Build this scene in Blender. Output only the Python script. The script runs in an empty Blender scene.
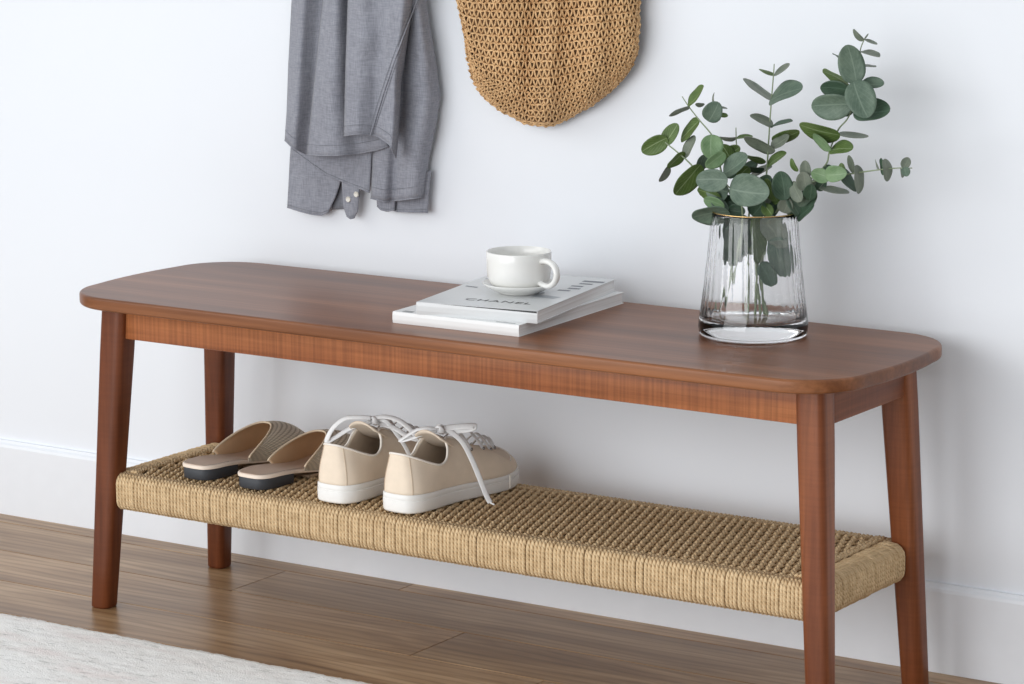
import bpy, bmesh, math, random
from mathutils import Vector, Matrix, noise
PI = math.pi
SC = bpy.context.scene
COL = SC.collection
random.seed(7)

# ------------------------------------------------------------------ camera
CAM = Vector((2.8517, -3.2369, 1.1852)); YAW, PITCH, ROLL, FPX = .5758, -.1865, -.0025, 3159.44
_f = Vector((-math.sin(YAW)*math.cos(PITCH), math.cos(YAW)*math.cos(PITCH), math.sin(PITCH)))
_r = Vector((math.cos(YAW), math.sin(YAW), 0)); _u = _r.cross(_f)
_r, _u = _r*math.cos(ROLL)+_u*math.sin(ROLL), _u*math.cos(ROLL)-_r*math.sin(ROLL)
def at(px, py, Y):
    """point of the room seen at a pixel, at the distance from the wall given by Y"""
    d = _f + _r*((px-512)/FPX) + _u*((342-py)/FPX)
    return CAM + d*((Y-CAM.y)/d.y)
cd = bpy.data.cameras.new('camera'); cam = bpy.data.objects.new('camera', cd); COL.objects.link(cam)
cam.matrix_world = Matrix(((_r.x, _u.x, -_f.x, CAM.x), (_r.y, _u.y, -_f.y, CAM.y), (_r.z, _u.z, -_f.z, CAM.z), (0, 0, 0, 1)))
cd.sensor_width = 36; cd.lens = FPX/1024*36; cd.clip_end = 50
SC.camera = cam

# ------------------------------------------------------------------ mesh helpers
class MB:
    def __init__(s): s.v = []; s.f = []; s.uv = []; s.has = False; s.mi = []; s.m = 0
    def add(s, vs, fs, uvs=None):
        o = len(s.v); s.v += [tuple(p) for p in vs]
        for k, f in enumerate(fs):
            s.f.append([i+o for i in f]); s.mi.append(s.m)
            s.uv.append(uvs[k] if uvs else [(0, 0)]*len(f))
        if uvs: s.has = True
    def tube(s, pts, r, n=6, closed=False, caps=True, flat=1.0, up=None, phase=0):
        pts = [Vector(p) for p in pts]; N = len(pts)
        if N < 2: return
        R = r if isinstance(r, (list, tuple)) else [r]*N
        T = []
        for i in range(N):
            a = pts[(i-1) % N] if closed or i else pts[i]; b = pts[(i+1) % N] if closed or i < N-1 else pts[i]
            t = b-a; T.append(t.normalized() if t.length > 1e-9 else Vector((0, 0, 1)))
        ref = Vector(up) if up else (Vector((0, 0, 1)) if abs(T[0].z) < .9 else Vector((1, 0, 0)))
        nrm = (ref - T[0]*ref.dot(T[0])).normalized()
        vs = []; L = [0]
        for i in range(N):
            if i:
                L.append(L[-1]+(pts[i]-pts[i-1]).length)
                if up: nrm = (ref - T[i]*ref.dot(T[i])); nrm = nrm.normalized() if nrm.length > 1e-6 else vs_n
                else:
                    nrm = (nrm - T[i]*nrm.dot(T[i])); nrm = nrm.normalized() if nrm.length > 1e-6 else T[i].orthogonal().normalized()
            vs_n = nrm
            b = T[i].cross(nrm)
            for k in range(n):
                a = 2*PI*k/n+phase
                vs.append(pts[i] + nrm*(math.cos(a)*R[i]*flat) + b*(math.sin(a)*R[i]))
        if closed: L.append(L[-1]+(pts[0]-pts[-1]).length)
        fs = []; uv = []
        for i in range(N if closed else N-1):
            j = (i+1) % N
            for k in range(n):
                l = (k+1) % n
                fs.append((i*n+k, i*n+l, j*n+l, j*n+k))
                uv.append(((L[i], k/n), (L[i], (k+1)/n), (L[i+1], (k+1)/n), (L[i+1], k/n)))
        if caps and not closed:
            fs.append(tuple(range(n-1, -1, -1))); uv.append([(0, 0)]*n)
            fs.append(tuple((N-1)*n+k for k in range(n))); uv.append([(0, 0)]*n)
        s.add(vs, fs, uv)
    def grid(s, P, close_u=False, close_v=False):
        nu, nv = len(P), len(P[0]); vs = [p for row in P for p in row]; fs = []; uv = []
        for i in range(nu if close_u else nu-1):
            for j in range(nv if close_v else nv-1):
                a, b = (i+1) % nu, (j+1) % nv
                fs.append((i*nv+j, a*nv+j, a*nv+b, i*nv+b))
                uv.append(((i/nu, j/nv), ((i+1)/nu, j/nv), ((i+1)/nu, (j+1)/nv), (i/nu, (j+1)/nv)))
        s.add(vs, fs, uv)
    def loft(s, rings, cap0=True, cap1=True):
        n = len(rings[0]); s.grid(rings, close_v=True)
        base = len(s.v)-n*len(rings)
        if cap0: s.f.append([base+k for k in range(n-1, -1, -1)]); s.mi.append(s.m); s.uv.append([(0, 0)]*n)
        if cap1: s.f.append([base+(len(rings)-1)*n+k for k in range(n)]); s.mi.append(s.m); s.uv.append([(0, 0)]*n)
    def lathe(s, prof, c=(0, 0, 0), n=64, rib=None, cap0=False, cap1=False):
        rings = []
        for (r, z) in prof:
            ring = []
            for k in range(n):
                a = 2*PI*k/n; q = r*(1+(rib(a, z) if rib else 0))
                ring.append((c[0]+q*math.cos(a), c[1]+q*math.sin(a), c[2]+z))
            rings.append(ring)
        s.loft(rings, cap0, cap1)
    def prism(s, outline, z0, z1, bev=0.0, bev0=None, steps=3):
        """outline (ccw, xy) extruded in z with rounded rims"""
        if bev0 is None: bev0 = bev
        n = len(outline); O = [Vector((p[0], p[1])) for p in outline]; nn = []
        for i in range(n):
            t = (O[(i+1) % n]-O[i-1]).normalized(); nn.append(Vector((t.y, -t.x)))
        rings = []
        def ring(ins, z): rings.append([(O[i].x-nn[i].x*ins, O[i].y-nn[i].y*ins, z) for i in range(n)])
        if bev0 > 0:
            for k in range(steps): a = PI/2*k/steps; ring(bev0*(1-math.sin(a)), z0+bev0*(1-math.cos(a)))
        ring(0, z0+bev0); ring(0, z1-bev)
        if bev > 0:
            for k in range(1, steps+1): a = PI/2*k/steps; ring(bev*(1-math.cos(a)), z1-bev+bev*math.sin(a))
        s.loft(rings)
    def box(s, a, b, bev=.0):
        x0, y0, z0 = a; x1, y1, z1 = b
        s.prism([(x0, y0), (x1, y0), (x1, y1), (x0, y1)] if bev == 0 else rrect(x0, y0, x1, y1, bev*1.2, 2), z0, z1, bev, steps=2)
    def build(s, name, mats, parent=None, local=False, smooth=True, angle=40, solid=0, off=-1, weld=False):
        me = bpy.data.meshes.new(name)
        base = Vector((0, 0, 0)); p = parent
        if not local:
            while p is not None: base += p.location; p = p.parent
        me.from_pydata([tuple(Vector(q)-base) for q in s.v], [], s.f)
        if s.has:
            ul = me.uv_layers.new(name='UVMap'); k = 0
            for fu in s.uv:
                for q in fu: ul.data[k].uv = q; k += 1
        me.polygons.foreach_set('material_index', s.mi)
        if not isinstance(mats, (list, tuple)): mats = [mats]
        for m in mats: me.materials.append(m)
        me.polygons.foreach_set('use_smooth', [smooth]*len(me.polygons))
        if smooth and angle: me.set_sharp_from_angle(angle=math.radians(angle))
        me.update()
        o = bpy.data.objects.new(name, me); COL.objects.link(o)
        if parent: o.parent = parent
        if solid:
            m = o.modifiers.new('thickness', 'SOLIDIFY'); m.thickness = solid; m.offset = off
        return o

def rrect(x0, y0, x1, y1, r, n=6):
    out = []
    for cx, cy, a0 in ((x1-r, y0+r, -PI/2), (x1-r, y1-r, 0), (x0+r, y1-r, PI/2), (x0+r, y0+r, PI)):
        for k in range(n+1):
            a = a0+PI/2*k/n; out.append((cx+r*math.cos(a), cy+r*math.sin(a)))
    return out

def spline(pts, n):
    """Catmull-Rom through points, n samples per span"""
    P = [Vector(p) for p in pts]; out = []
    for i in range(len(P)-1):
        a = P[i-1] if i else P[0]*2-P[1]; b = P[i]; c = P[i+1]; d = P[i+2] if i+2 < len(P) else P[-1]*2-P[-2]
        for k in range(n):
            t = k/n; out.append(.5*((2*b)+(c-a)*t+(2*a-5*b+4*c-d)*t*t+(3*b-a-3*c+d)*t**3))
    out.append(P[-1]); return out
def lerp1(tab, x):
    if x <= tab[0][0]: return tab[0][1]
    for (a, u), (b, v) in zip(tab, tab[1:]):
        if x <= b:
            t = (x-a)/(b-a); t = t*t*(3-2*t)*.5+t*.5; return u+(v-u)*t
    return tab[-1][1]
def resample(P, n):
    P = [Vector(p) for p in P]; L = [0]
    for a, b in zip(P, P[1:]): L.append(L[-1]+(b-a).length)
    out = []; j = 0
    for k in range(n):
        d = L[-1]*k/(n-1)
        while j < len(P)-2 and L[j+1] < d: j += 1
        w = (d-L[j])/max(1e-9, L[j+1]-L[j]); out.append(P[j].lerp(P[j+1], min(1, max(0, w))))
    return out

def empty(name, loc, label, cat, rz=0, group=None):
    o = bpy.data.objects.new(name, None); COL.objects.link(o); o.location = loc; o.rotation_euler = (0, 0, rz)
    o.empty_display_size = .05; tag(o, label, cat, group); return o
def tag(o, label, cat, group=None, kind=None):
    o['label'] = label; o['category'] = cat
    if group: o['group'] = group
    if kind: o['kind'] = kind
def struct(o): o['kind'] = 'structure'; return o

# ------------------------------------------------------------------ materials
def newmat(name):
    m = bpy.data.materials.new(name); m.use_nodes = True; nt = m.node_tree; b = nt.nodes['Principled BSDF']; return m, nt, b
def N(nt, t, **k):
    n = nt.nodes.new(t)
    for a, b in k.items():
        if a in n.inputs: n.inputs[a].default_value = b
        else: setattr(n, a, b)
    return n
def ramp(nt, stops, fac):
    r = nt.nodes.new('ShaderNodeValToRGB'); e = r.color_ramp.elements
    while len(e) < len(stops): e.new(.5)
    for i, (p, c) in enumerate(stops): e[i].position = p; e[i].color = (*c, 1)
    nt.links.new(fac, r.inputs[0]); return r.outputs[0]
def coords(nt, scale, kind='Object', rot=(0, 0, 0)):
    tc = nt.nodes.new('ShaderNodeTexCoord'); mp = nt.nodes.new('ShaderNodeMapping'); mp.inputs['Scale'].default_value = scale; mp.inputs['Rotation'].default_value = rot
    nt.links.new(tc.outputs[kind], mp.inputs[0]); return mp.outputs[0]
def noise_n(nt, vec, scale, detail=4, rough=.55, dist=0):
    n = nt.nodes.new('ShaderNodeTexNoise'); n.inputs['Scale'].default_value = scale; n.inputs['Detail'].default_value = detail
    n.inputs['Roughness'].default_value = rough; n.inputs['Distortion'].default_value = dist; nt.links.new(vec, n.inputs['Vector']); return n.outputs[0]
def mixc(nt, f, a, b, mode='MIX'):
    m = nt.nodes.new('ShaderNodeMix'); m.data_type = 'RGBA'; m.blend_type = mode
    for i, x in ((0, f), (6, a), (7, b)):
        if hasattr(x, 'links'): nt.links.new(x, m.inputs[i])
        else: m.inputs[i].default_value = (*x, 1) if isinstance(x, tuple) else x
    return m.outputs[2]
def bump(nt, b, h, strength, dist=.001):
    n = nt.nodes.new('ShaderNodeBump'); n.inputs['Strength'].default_value = strength; n.inputs['Distance'].default_value = dist
    nt.links.new(h, n.inputs['Height']); nt.links.new(n.outputs[0], b.inputs['Normal'])
def plain(name, col, rough=.5, var=.06, scale=40, bmp=0, bs=300, spec=.5):
    m, nt, b = newmat(name); v = coords(nt, (1, 1, 1))
    n = noise_n(nt, v, scale, 3)
    c2 = tuple(max(0, x*(1-var)) for x in col); c1 = tuple(min(1, x*(1+var)) for x in col)
    nt.links.new(ramp(nt, [(.3, c2), (.7, c1)], n), b.inputs['Base Color'])
    b.inputs['Roughness'].default_value = rough; b.inputs['Specular IOR Level'].default_value = spec
    if bmp: bump(nt, b, noise_n(nt, v, bs, 2), bmp, .0006)
    return m
def wood(name, axis, dark, mid, light, ripple=0, rough=.34, seedoff=0.0):
    m, nt, b = newmat(name)
    s = [26, 26, 26]; s[axis] = 1.6
    v = coords(nt, tuple(s)); mp = v.node; mp.inputs['Location'].default_value = (seedoff, seedoff*1.7, seedoff*.6)
    big = noise_n(nt, v, .55, 3, .5, .5)
    s2 = [160, 160, 160]; s2[axis] = 5
    fine = noise_n(nt, coords(nt, tuple(s2)), 1.0, 4, .6)
    c = ramp(nt, [(.28, dark), (.5, mid), (.74, light)], big)
    fl = ramp(nt, [(.35, (.80, .78, .76)), (.62, (1.06, 1.06, 1.06))], fine)
    c = mixc(nt, 1.0, c, fl, 'MULTIPLY')
    if ripple:
        s3 = [3, 3, 3]; s3[axis] = 260
        rp = noise_n(nt, coords(nt, tuple(s3)), 1.0, 2, .6)
        c = mixc(nt, ripple, c, ramp(nt, [(.38, (.72, .70, .68)), (.62, (1.28, 1.26, 1.22))], rp), 'MULTIPLY')
    nt.links.new(c, b.inputs['Base Color']); b.inputs['Roughness'].default_value = rough; b.inputs['Specular IOR Level'].default_value = .28
    bump(nt, b, fine, .12, .0006)
    return m
W_D, W_M, W_L = (.098, .025, .009), (.190, .056, .020), (.320, .108, .038)
M_TOP = wood('walnut_top', 0, (.120, .040, .015), (.215, .080, .031), (.340, .140, .060), 0, .33)
M_APR = wood('walnut_apron', 0, (.130, .036, .012), (.260, .082, .028), (.420, .155, .058), .5, .36, 3.1)
M_APS = wood('walnut_side_apron', 1, W_D, W_M, W_L, .2, .38, 5.2)
M_LEG = wood('walnut_leg', 2, W_D, W_M, W_L, .15, .33, 8.4)

def m_cord():
    m, nt, b = newmat('paper_cord')
    uv = coords(nt, (1, 1, 1), 'UV'); sp = N(nt, 'ShaderNodeSeparateXYZ'); nt.links.new(uv, sp.inputs[0])
    a = N(nt, 'ShaderNodeMath', operation='MULTIPLY'); nt.links.new(sp.outputs[0], a.inputs[0]); a.inputs[1].default_value = 170
    c = N(nt, 'ShaderNodeMath', operation='MULTIPLY'); nt.links.new(sp.outputs[1], c.inputs[0]); c.inputs[1].default_value = 2
    d = N(nt, 'ShaderNodeMath', operation='ADD'); nt.links.new(a.outputs[0], d.inputs[0]); nt.links.new(c.outputs[0], d.inputs[1])
    e = N(nt, 'ShaderNodeMath', operation='MULTIPLY'); nt.links.new(d.outputs[0], e.inputs[0]); e.inputs[1].default_value = PI
    s = N(nt, 'ShaderNodeMath', operation='SINE'); nt.links.new(e.outputs[0], s.inputs[0])
    q = N(nt, 'ShaderNodeMath', operation='ABSOLUTE'); nt.links.new(s.outputs[0], q.inputs[0])
    n = noise_n(nt, coords(nt, (1, 1, 1)), 90, 3)
    col = ramp(nt, [(.25, (.53, .36, .190)), (.75, (.76, .56, .330))], n)
    nt.links.new(col, b.inputs['Base Color']); b.inputs['Roughness'].default_value = .8
    bump(nt, b, q.outputs[0], .8, .0014); return m
M_CORD = m_cord()

def m_fabric(name, c1, c2, ws=1200, rough=.95):
    m, nt, b = newmat(name); v = coords(nt, (1, 1, 1))
    n1 = noise_n(nt, coords(nt, (1, 1, .12)), ws*.5, 2, .6); n2 = noise_n(nt, coords(nt, (.12, .12, 1)), ws*.5, 2, .6); n3 = noise_n(nt, v, 9, 3)
    add = N(nt, 'ShaderNodeMath', operation='ADD'); nt.links.new(n1, add.inputs[0]); nt.links.new(n2, add.inputs[1])
    h = N(nt, 'ShaderNodeMath', operation='MULTIPLY'); nt.links.new(add.outputs[0], h.inputs[0]); h.inputs[1].default_value = .5
    c = ramp(nt, [(.34, c1), (.66, c2)], h.outputs[0])
    c = mixc(nt, .5, c, ramp(nt, [(.3, (.86, .86, .88)), (.7, (1.08, 1.08, 1.08))], n3), 'MULTIPLY')
    nt.links.new(c, b.inputs['Base Color']); b.inputs['Roughness'].default_value = rough; b.inputs['Specular IOR Level'].default_value = .2
    b.inputs['Sheen Weight'].default_value = .15
    bump(nt, b, h.outputs[0], .3, .0008); return m
M_SHIRT = m_fabric('grey_chambray', (.205, .210, .240), (.325, .330, .368))
M_SHIRT_IN = m_fabric('grey_chambray_lining', (.16, .165, .185), (.24, .245, .27))

# ------------------------------------------------------------------ setting
WY = .394
def setting():
    m, nt, b = newmat('painted_wall'); v = coords(nt, (1, 1, 1))
    nt.links.new(ramp(nt, [(.3, (.795, .815, .850)), (.7, (.815, .835, .870))], noise_n(nt, v, 1.5, 3)), b.inputs['Base Color'])
    b.inputs['Roughness'].default_value = .85; b.inputs['Specular IOR Level'].default_value = .25
    bump(nt, b, noise_n(nt, v, 220, 3), .05, .0008)
    w = MB(); w.box((-3.0, WY, 0), (3.6, WY+.12, 2.7)); struct(w.build('wall_back', m, smooth=False))
    mb = plain('baseboard_paint', (.82, .84, .875), .45, .01)
    w = MB()
    prof = [(0.0, 0), (.013, 0), (.013, .108), (.0115, .112), (.008, .1145), (.006, .1178), (0.0, .1178)]
    for x in (-3.0, 3.6): pass
    P = [[(x, WY-d, z) for d, z in prof] for x in (-3.0, 3.6)]
    w.grid(P, close_v=True); w.f.append([0, 1, 2, 3, 4, 5, 6]); w.mi.append(0); w.uv.append([(0, 0)]*7)
    struct(w.build('baseboard_back', mb, angle=20))
    # floor: oak planks running along the wall
    m, nt, b = newmat('oak_planks')
    at_ = N(nt, 'ShaderNodeAttribute', attribute_name='plank'); tc = N(nt, 'ShaderNodeTexCoord')
    off = N(nt, 'ShaderNodeVectorMath', operation='MULTIPLY_ADD'); nt.links.new(at_.outputs['Color'], off.inputs[0]); off.inputs[1].default_value = (7, 5, 3); nt.links.new(tc.outputs['Object'], off.inputs[2])
    mp = N(nt, 'ShaderNodeMapping'); mp.inputs['Scale'].default_value = (1.3, 9, 9); nt.links.new(off.outputs[0], mp.inputs[0])
    g = noise_n(nt, mp.outputs[0], 1.6, 5, .55, 1.6)
    wv = N(nt, 'ShaderNodeTexWave', wave_type='BANDS', bands_direction='Y'); wv.inputs['Scale'].default_value = 2.2; wv.inputs['Distortion'].default_value = 9; wv.inputs['Detail'].default_value = 3; wv.inputs['Detail Scale'].default_value = .7
    nt.links.new(mp.outputs[0], wv.inputs['Vector'])
    mp2 = N(nt, 'ShaderNodeMapping'); mp2.inputs['Scale'].default_value = (6, 170, 170); nt.links.new(off.outputs[0], mp2.inputs[0])
    fn = noise_n(nt, mp2.outputs[0], 1.0, 3, .6)
    c = ramp(nt, [(.30, (.215, .115, .050)), (.5, (.355, .215, .108)), (.70, (.490, .325, .185))], g)
    c = mixc(nt, .75, c, ramp(nt, [(.0, (.70, .64, .58)), (.35, (1.0, 1.0, 1.0)), (1, (1.10, 1.10, 1.10))], wv.outputs[0]), 'MULTIPLY')
    c = mixc(nt, .6, c, ramp(nt, [(.35, (.82, .80, .78)), (.6, (1.06, 1.06, 1.06))], fn), 'MULTIPLY')
    sep = N(nt, 'ShaderNodeSeparateColor'); nt.links.new(at_.outputs['Color'], sep.inputs[0])
    c = mixc(nt, 1.0, c, ramp(nt, [(0, (.86, .86, .86)), (1, (1.12, 1.10, 1.08))], sep.outputs[2]), 'MULTIPLY')
    nt.links.new(c, b.inputs['Base Color']); b.inputs['Roughness'].default_value = .33; b.inputs['Specular IOR Level'].default_value = .38
    bump(nt, b, fn, .12, .0006)
    f = MB(); tones = []
    pw = .132; y0 = .077
    joints = {0: .537, 1: .134, 2: .334}
    for r in range(-16, 4):
        a = y0+r*pw; jo = joints.get(r, random.uniform(0, 1.2)); x = jo-4*1.25
        while x < 3.6:
            n0 = len(f.f); g_ = .0007
            f.prism([(x+g_, a+g_), (x+1.25-g_, a+g_), (x+1.25-g_, a+pw-g_), (x+g_, a+pw-g_)], -.012, 0, .0008, 0, steps=1)
            t = (random.random(), random.random(), random.random()); tones += [t]*(len(f.f)-n0); x += 1.25
    f.m = 1; n0 = len(f.f); f.box((-4.6, -2.1, -.03), (4.6, WY+.1, -.006)); tones += [(0, 0, 0)]*(len(f.f)-n0)
    o = f.build('floor', [m, plain('plank_gap', (.03, .018, .01), .9)], smooth=False)
    ca = o.data.color_attributes.new('plank', 'FLOAT_COLOR', 'CORNER'); k = 0
    for pi, t in enumerate(tones):
        for _ in range(len(f.f[pi])): ca.data[k].color = (*t, 1); k += 1
    struct(o)
setting()

# ------------------------------------------------------------------ rug
def rug():
    m, nt, b = newmat('cream_pile'); v = coords(nt, (1, 1, 1))
    rows = noise_n(nt, coords(nt, (14, 120, 14)), 1.0, 3, .6); sp = noise_n(nt, coords(nt, (5, 16, 5)), 1.0, 4, .6)
    c = ramp(nt, [(.35, (.90, .835, .80)), (.48, (.93, .91, .875)), (.7, (.96, .95, .92))], sp)
    s2 = noise_n(nt, coords(nt, (40, 150, 40)), 1, 3, .7)
    c = mixc(nt, .8, c, ramp(nt, [(.32, (.66, .66, .65)), (.44, (1, 1, 1))], s2), 'MULTIPLY')
    nt.links.new(c, b.inputs['Base Color']); b.inputs['Roughness'].default_value = 1; b.inputs['Specular IOR Level'].default_value = .1
    bump(nt, b, noise_n(nt, v, 420, 3), .6, .002)
    w = MB(); nx, ny = 700, 90
    P = []
    for i in range(nx+1):
        x = -1.3+3.2*i/nx; row = []
        ey = -.0755-.004*0+.0022*noise.noise(Vector((x*60, 3, 0)))+.0015*noise.noise(Vector((x*260, 9, 0)))
        row.append((x, ey-.001, 0.0)); row.append((x, ey, .003)); row.append((x, ey-.0015, .0065))
        for j in range(ny+1):
            t = j/ny; y = ey-.004-(.55*t if t < 1 else .55)
            h = .009+.0014*noise.noise(Vector((x*30, y*160, 0)))+.0009*noise.noise(Vector((x*200, y*260, 5)))
            row.append((x, y, h))
        row.append((x, -1.5, .009)); row.append((x, -1.5, 0))
        P.append(row)
    w.grid([r for r in P])
    o = w.build('area_rug', m, angle=None)
    for p in o.data.polygons: pass
    tag(o, 'cream low-pile area rug with faint pink and grey flecks on the wooden floor', 'rug')
rug()

# ------------------------------------------------------------------ bench
L, D, H, T = 1.2, .3572, .45, .0177
def bench():
    e = empty('bench', (.6, .1786, 0), 'long walnut-brown wooden bench with rounded top and woven cord shelf against the wall', 'bench')
    out = []; n = 16; R = .088
    def edge(a, b, k, bow, nrm):
        for i in range(1, k):
            t = i/k; p = Vector(a).lerp(Vector(b), t); out.append((p.x+nrm[0]*bow*4*t*(1-t), p.y+nrm[1]*bow*4*t*(1-t)))
    bx, by = .007, .002
    def corner(cx, cy, a0):
        for k in range(n+1): a = a0+PI/2*k/n; out.append((cx+R*math.cos(a), cy+R*math.sin(a)))
    corner(L-R, R, -PI/2); edge((L, R), (L, D-R), 8, bx, (1, 0)); corner(L-R, D-R, 0); edge((L-R, D), (R, D), 20, by, (0, 1))
    corner(R, D-R, PI/2); edge((0, D-R), (0, R), 8, bx, (-1, 0)); corner(R, R, PI); edge((R, 0), (L-R, 0), 20, by, (0, -1))
    w = MB(); w.prism(out, H-T, H, .0038, .005, steps=5); w.build('bench_top', M_TOP, e, angle=50)
    # aprons
    za, zt = .3841, H-T+.001; aw = .020
    for ya in (.0584, D-.0584-aw):
        w = MB(); w.box((.062, ya, za), (L-.062, ya+aw, zt), .0015); w.build('apron', M_APR, e)
    for xa in (.0438, L-.0438-aw):
        w = MB(); w.box((xa, .068, za), (xa+aw, D-.068, zt), .0015); w.build('apron', M_APS, e)
    # legs
    for sx in (0, 1):
        for sy in (0, 1):
            rings = []
            zs = [0, .0012, .003, .06, .12, .18, .24, .30, .36, .40, zt]
            for z in zs:
                k = z/.4323; ax_ = .0356+(.0615-.0356)*k; ay_ = .0481+(.0675-.0481)*k
                hw = .0153+(.0197-.0153)*min(1, z/.37); bv = {0: .0016, .0012: .0005}.get(z, 0); h = hw-bv
                ring = []
                # corner radii: outer, side, inner, side
                for (qx, qy, rr) in ((1, 1, .009), (-1, 1, .011), (-1, -1, .010), (1, -1, .011)):
                    cx, cy = qx*(h-rr), qy*(h-rr); a0 = {(1, 1): 0, (-1, 1): PI/2, (-1, -1): PI, (1, -1): 1.5*PI}[(qx, qy)]
                    for q in range(7): a = a0+PI/2*q/6; ring.append((cx+rr*math.cos(a), cy+rr*math.sin(a)))
                pts = [(ax_+x, ay_+y) for x, y in ring]
                if sx: pts = [(L-x, y) for x, y in pts]
                if sy: pts = [(x, D-y) for x, y in pts]
                if sx != sy: pts = pts[::-1]
                rings.append([(x, y, z) for x, y in pts])
            w = MB(); w.loft(rings); w.build('leg', M_LEG, e, angle=50)
    # shelf: rails and the cord wrapped and woven round them
    X0, X1, Y0, Y1, Z0, Z1 = .0400, L-.0400, .046, D-.046, .1415, .1945
    for a, b, m in (((.055, Y0+.007, Z0+.007), (L-.055, Y0+.027, Z1-.009), M_APR), ((.055, Y1-.027, Z0+.007), (L-.055, Y1-.007, Z1-.009), M_APR),
                    ((X0+.006, .06, Z0+.007), (X0+.034, D-.06, Z1-.009), M_APS), ((X1-.034, .06, Z0+.007), (X1-.006, D-.06, Z1-.009), M_APS)):
        rail = MB(); rail.box(a, b, .003); rail.build('shelf_rail', m, e)
    c = MB(); r = .00285; sp = .0058
    def loop_rect(a0, a1, z0, z1, rc, top=None, step=.006):
        """closed path in (a,z): top run first, left to right"""
        pts = []
        if top: pts += top
        else:
            k = max(1, int((a1-a0-2*rc)/.02)); pts += [(a0+rc+(a1-a0-2*rc)*i/k, z1) for i in range(k+1)]
        for q in range(1, 5): a = PI/2-PI/2*q/4; pts.append((a1-rc+rc*math.cos(a), z1-rc+rc*math.sin(a)))
        for q in range(0, 4): a = -PI/2*q/4; pts.append((a1-rc+rc*math.cos(a), z0+rc+rc*math.sin(a)))
        k = 6; pts += [(a1-rc-(a1-a0-2*rc)*i/k, z0) for i in range(k+1)]
        for q in range(1, 5): a = -PI/2-PI/2*q/4; pts.append((a0+rc+rc*math.cos(a), z0+rc+rc*math.sin(a)))
        for q in range(0, 4): a = PI-PI/2*q/4; pts.append((a0+rc+rc*math.cos(a), z1-rc+rc*math.sin(a)))
        return pts
    rc = .011; P = .0188; ya, yb = Y0+.022, Y1-.022
    nw = int(round((yb-ya)/P)); P = (yb-ya)/nw; A = .0030
    def und(y, par):
        s = math.sin(PI*(y-ya)/P)*(1 if par else -1); s = max(-1, min(1, s*1.5))
        en = max(0, min(1, (y-ya)/.010, (yb-y)/.010)); return s*A*en
    xs = []; x = .0925
    while x < L-.092: xs.append(x); x += sp
    for i, x in enumerate(xs):
        jx = random.uniform(-.0005, .0005); jy = random.uniform(-.0006, .0006); jz = random.uniform(-.0004, .0004)
        yy = [Y0+r+rc+(Y1-Y0-2*r-2*rc)*k/76 for k in range(77)]
        top = [(y, Z1-r-.001+und(y, i % 2)+jz) for y in yy]
        pp = loop_rect(Y0+r+jy, Y1-r+jy, Z0+r, Z1-r, rc, top)
        c.tube([(x+jx, a, z) for a, z in pp], r, 7, closed=True, up=(1, 0, 0))
    for k in range(nw):
        y = ya+P*(k+.5); pts = []
        for i in range(len(xs)*2+3):
            xx = xs[0]-sp+i*sp/2; par = ((i-2)//2) % 2 if i % 2 == 0 else None
            if i % 2 == 0:
                s = -(1 if (int(i/2)-1) % 2 else -1)*math.sin(PI*(k+.5))
            else: s = 0
            pts.append((xx, y, Z1-r-.0035+.0021*s))
        c.tube(pts, r*.95, 6)
    # rail wraps at both ends of the long rails, then the side rails
    for x in [.0660+i*sp*.95 for i in range(5)]:
        for xx in (x, L-x):
            for (a, b) in ((Y0+r, Y0+.034), (Y1-.034, Y1-r)):
                c.tube([(xx+random.uniform(-.0004, .0004), q, z) for q, z in loop_rect(a, b, Z0+r, Z1-r, rc)], r, 7, closed=True, up=(1, 0, 0))
    y = .0730; i = 0
    while y < D-.0725:
        for flip in (0, 1):
            jz = random.uniform(-.0007, .0007); jx = random.uniform(-.0009, .0009)
            pp = loop_rect(X1-.040, X1-r, Z0+r, Z1-r+.0010, .015)
            pts = [(q+jx, y+.004*math.sin((q-X1)*30), z+jz) for q, z in pp]
            if flip: pts = [(L-a, b, z) for a, b, z in pts]
            c.tube(pts, r*.93, 7, closed=True, up=(0, 1, 0))
        y += sp*1.02
    for xx in (X1-.0425, X1-.0370):
        for flip in (0, 1):
            pts = [((xx if not flip else L-xx)+.0008*math.sin(k*1.3), .066+(D-.132)*k/40, Z1-r+.0022+.0012*math.sin(k*2.1)) for k in range(41)]
            c.tube(pts, r*1.05, 7)
    c.build('woven_shelf', M_CORD, e, angle=None)['label'] = 'natural paper cord woven over the shelf rails'
    return e
bench()
SZ = .1968   # top of the woven cord

# ------------------------------------------------------------------ magazines, cup and saucer
def text_mesh(s, size):
    cu = bpy.data.curves.new('lettering', 'FONT'); cu.body = s; cu.size = size; cu.space_character = 1.18; cu.offset = size*.012; cu.align_x = 'CENTER'; cu.align_y = 'CENTER'
    o = bpy.data.objects.new('lettering', cu); COL.objects.link(o); bpy.context.view_layer.update()
    me = bpy.data.meshes.new_from_object(o.evaluated_get(bpy.context.evaluated_depsgraph_get()))
    vs = [v.co.copy() for v in me.vertices]; fs = [list(p.vertices) for p in me.polygons]
    bpy.data.objects.remove(o); bpy.data.curves.remove(cu); bpy.data.meshes.remove(me); return vs, fs
M_PAGE = None
def m_pages():
    m, nt, b = newmat('page_edges'); v = coords(nt, (3, 3, 900))
    nt.links.new(ramp(nt, [(.3, (.72, .70, .68)), (.6, (.86, .855, .85))], noise_n(nt, v, 1, 2)), b.inputs['Base Color']); b.inputs['Roughness'].default_value = .8; return m
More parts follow.
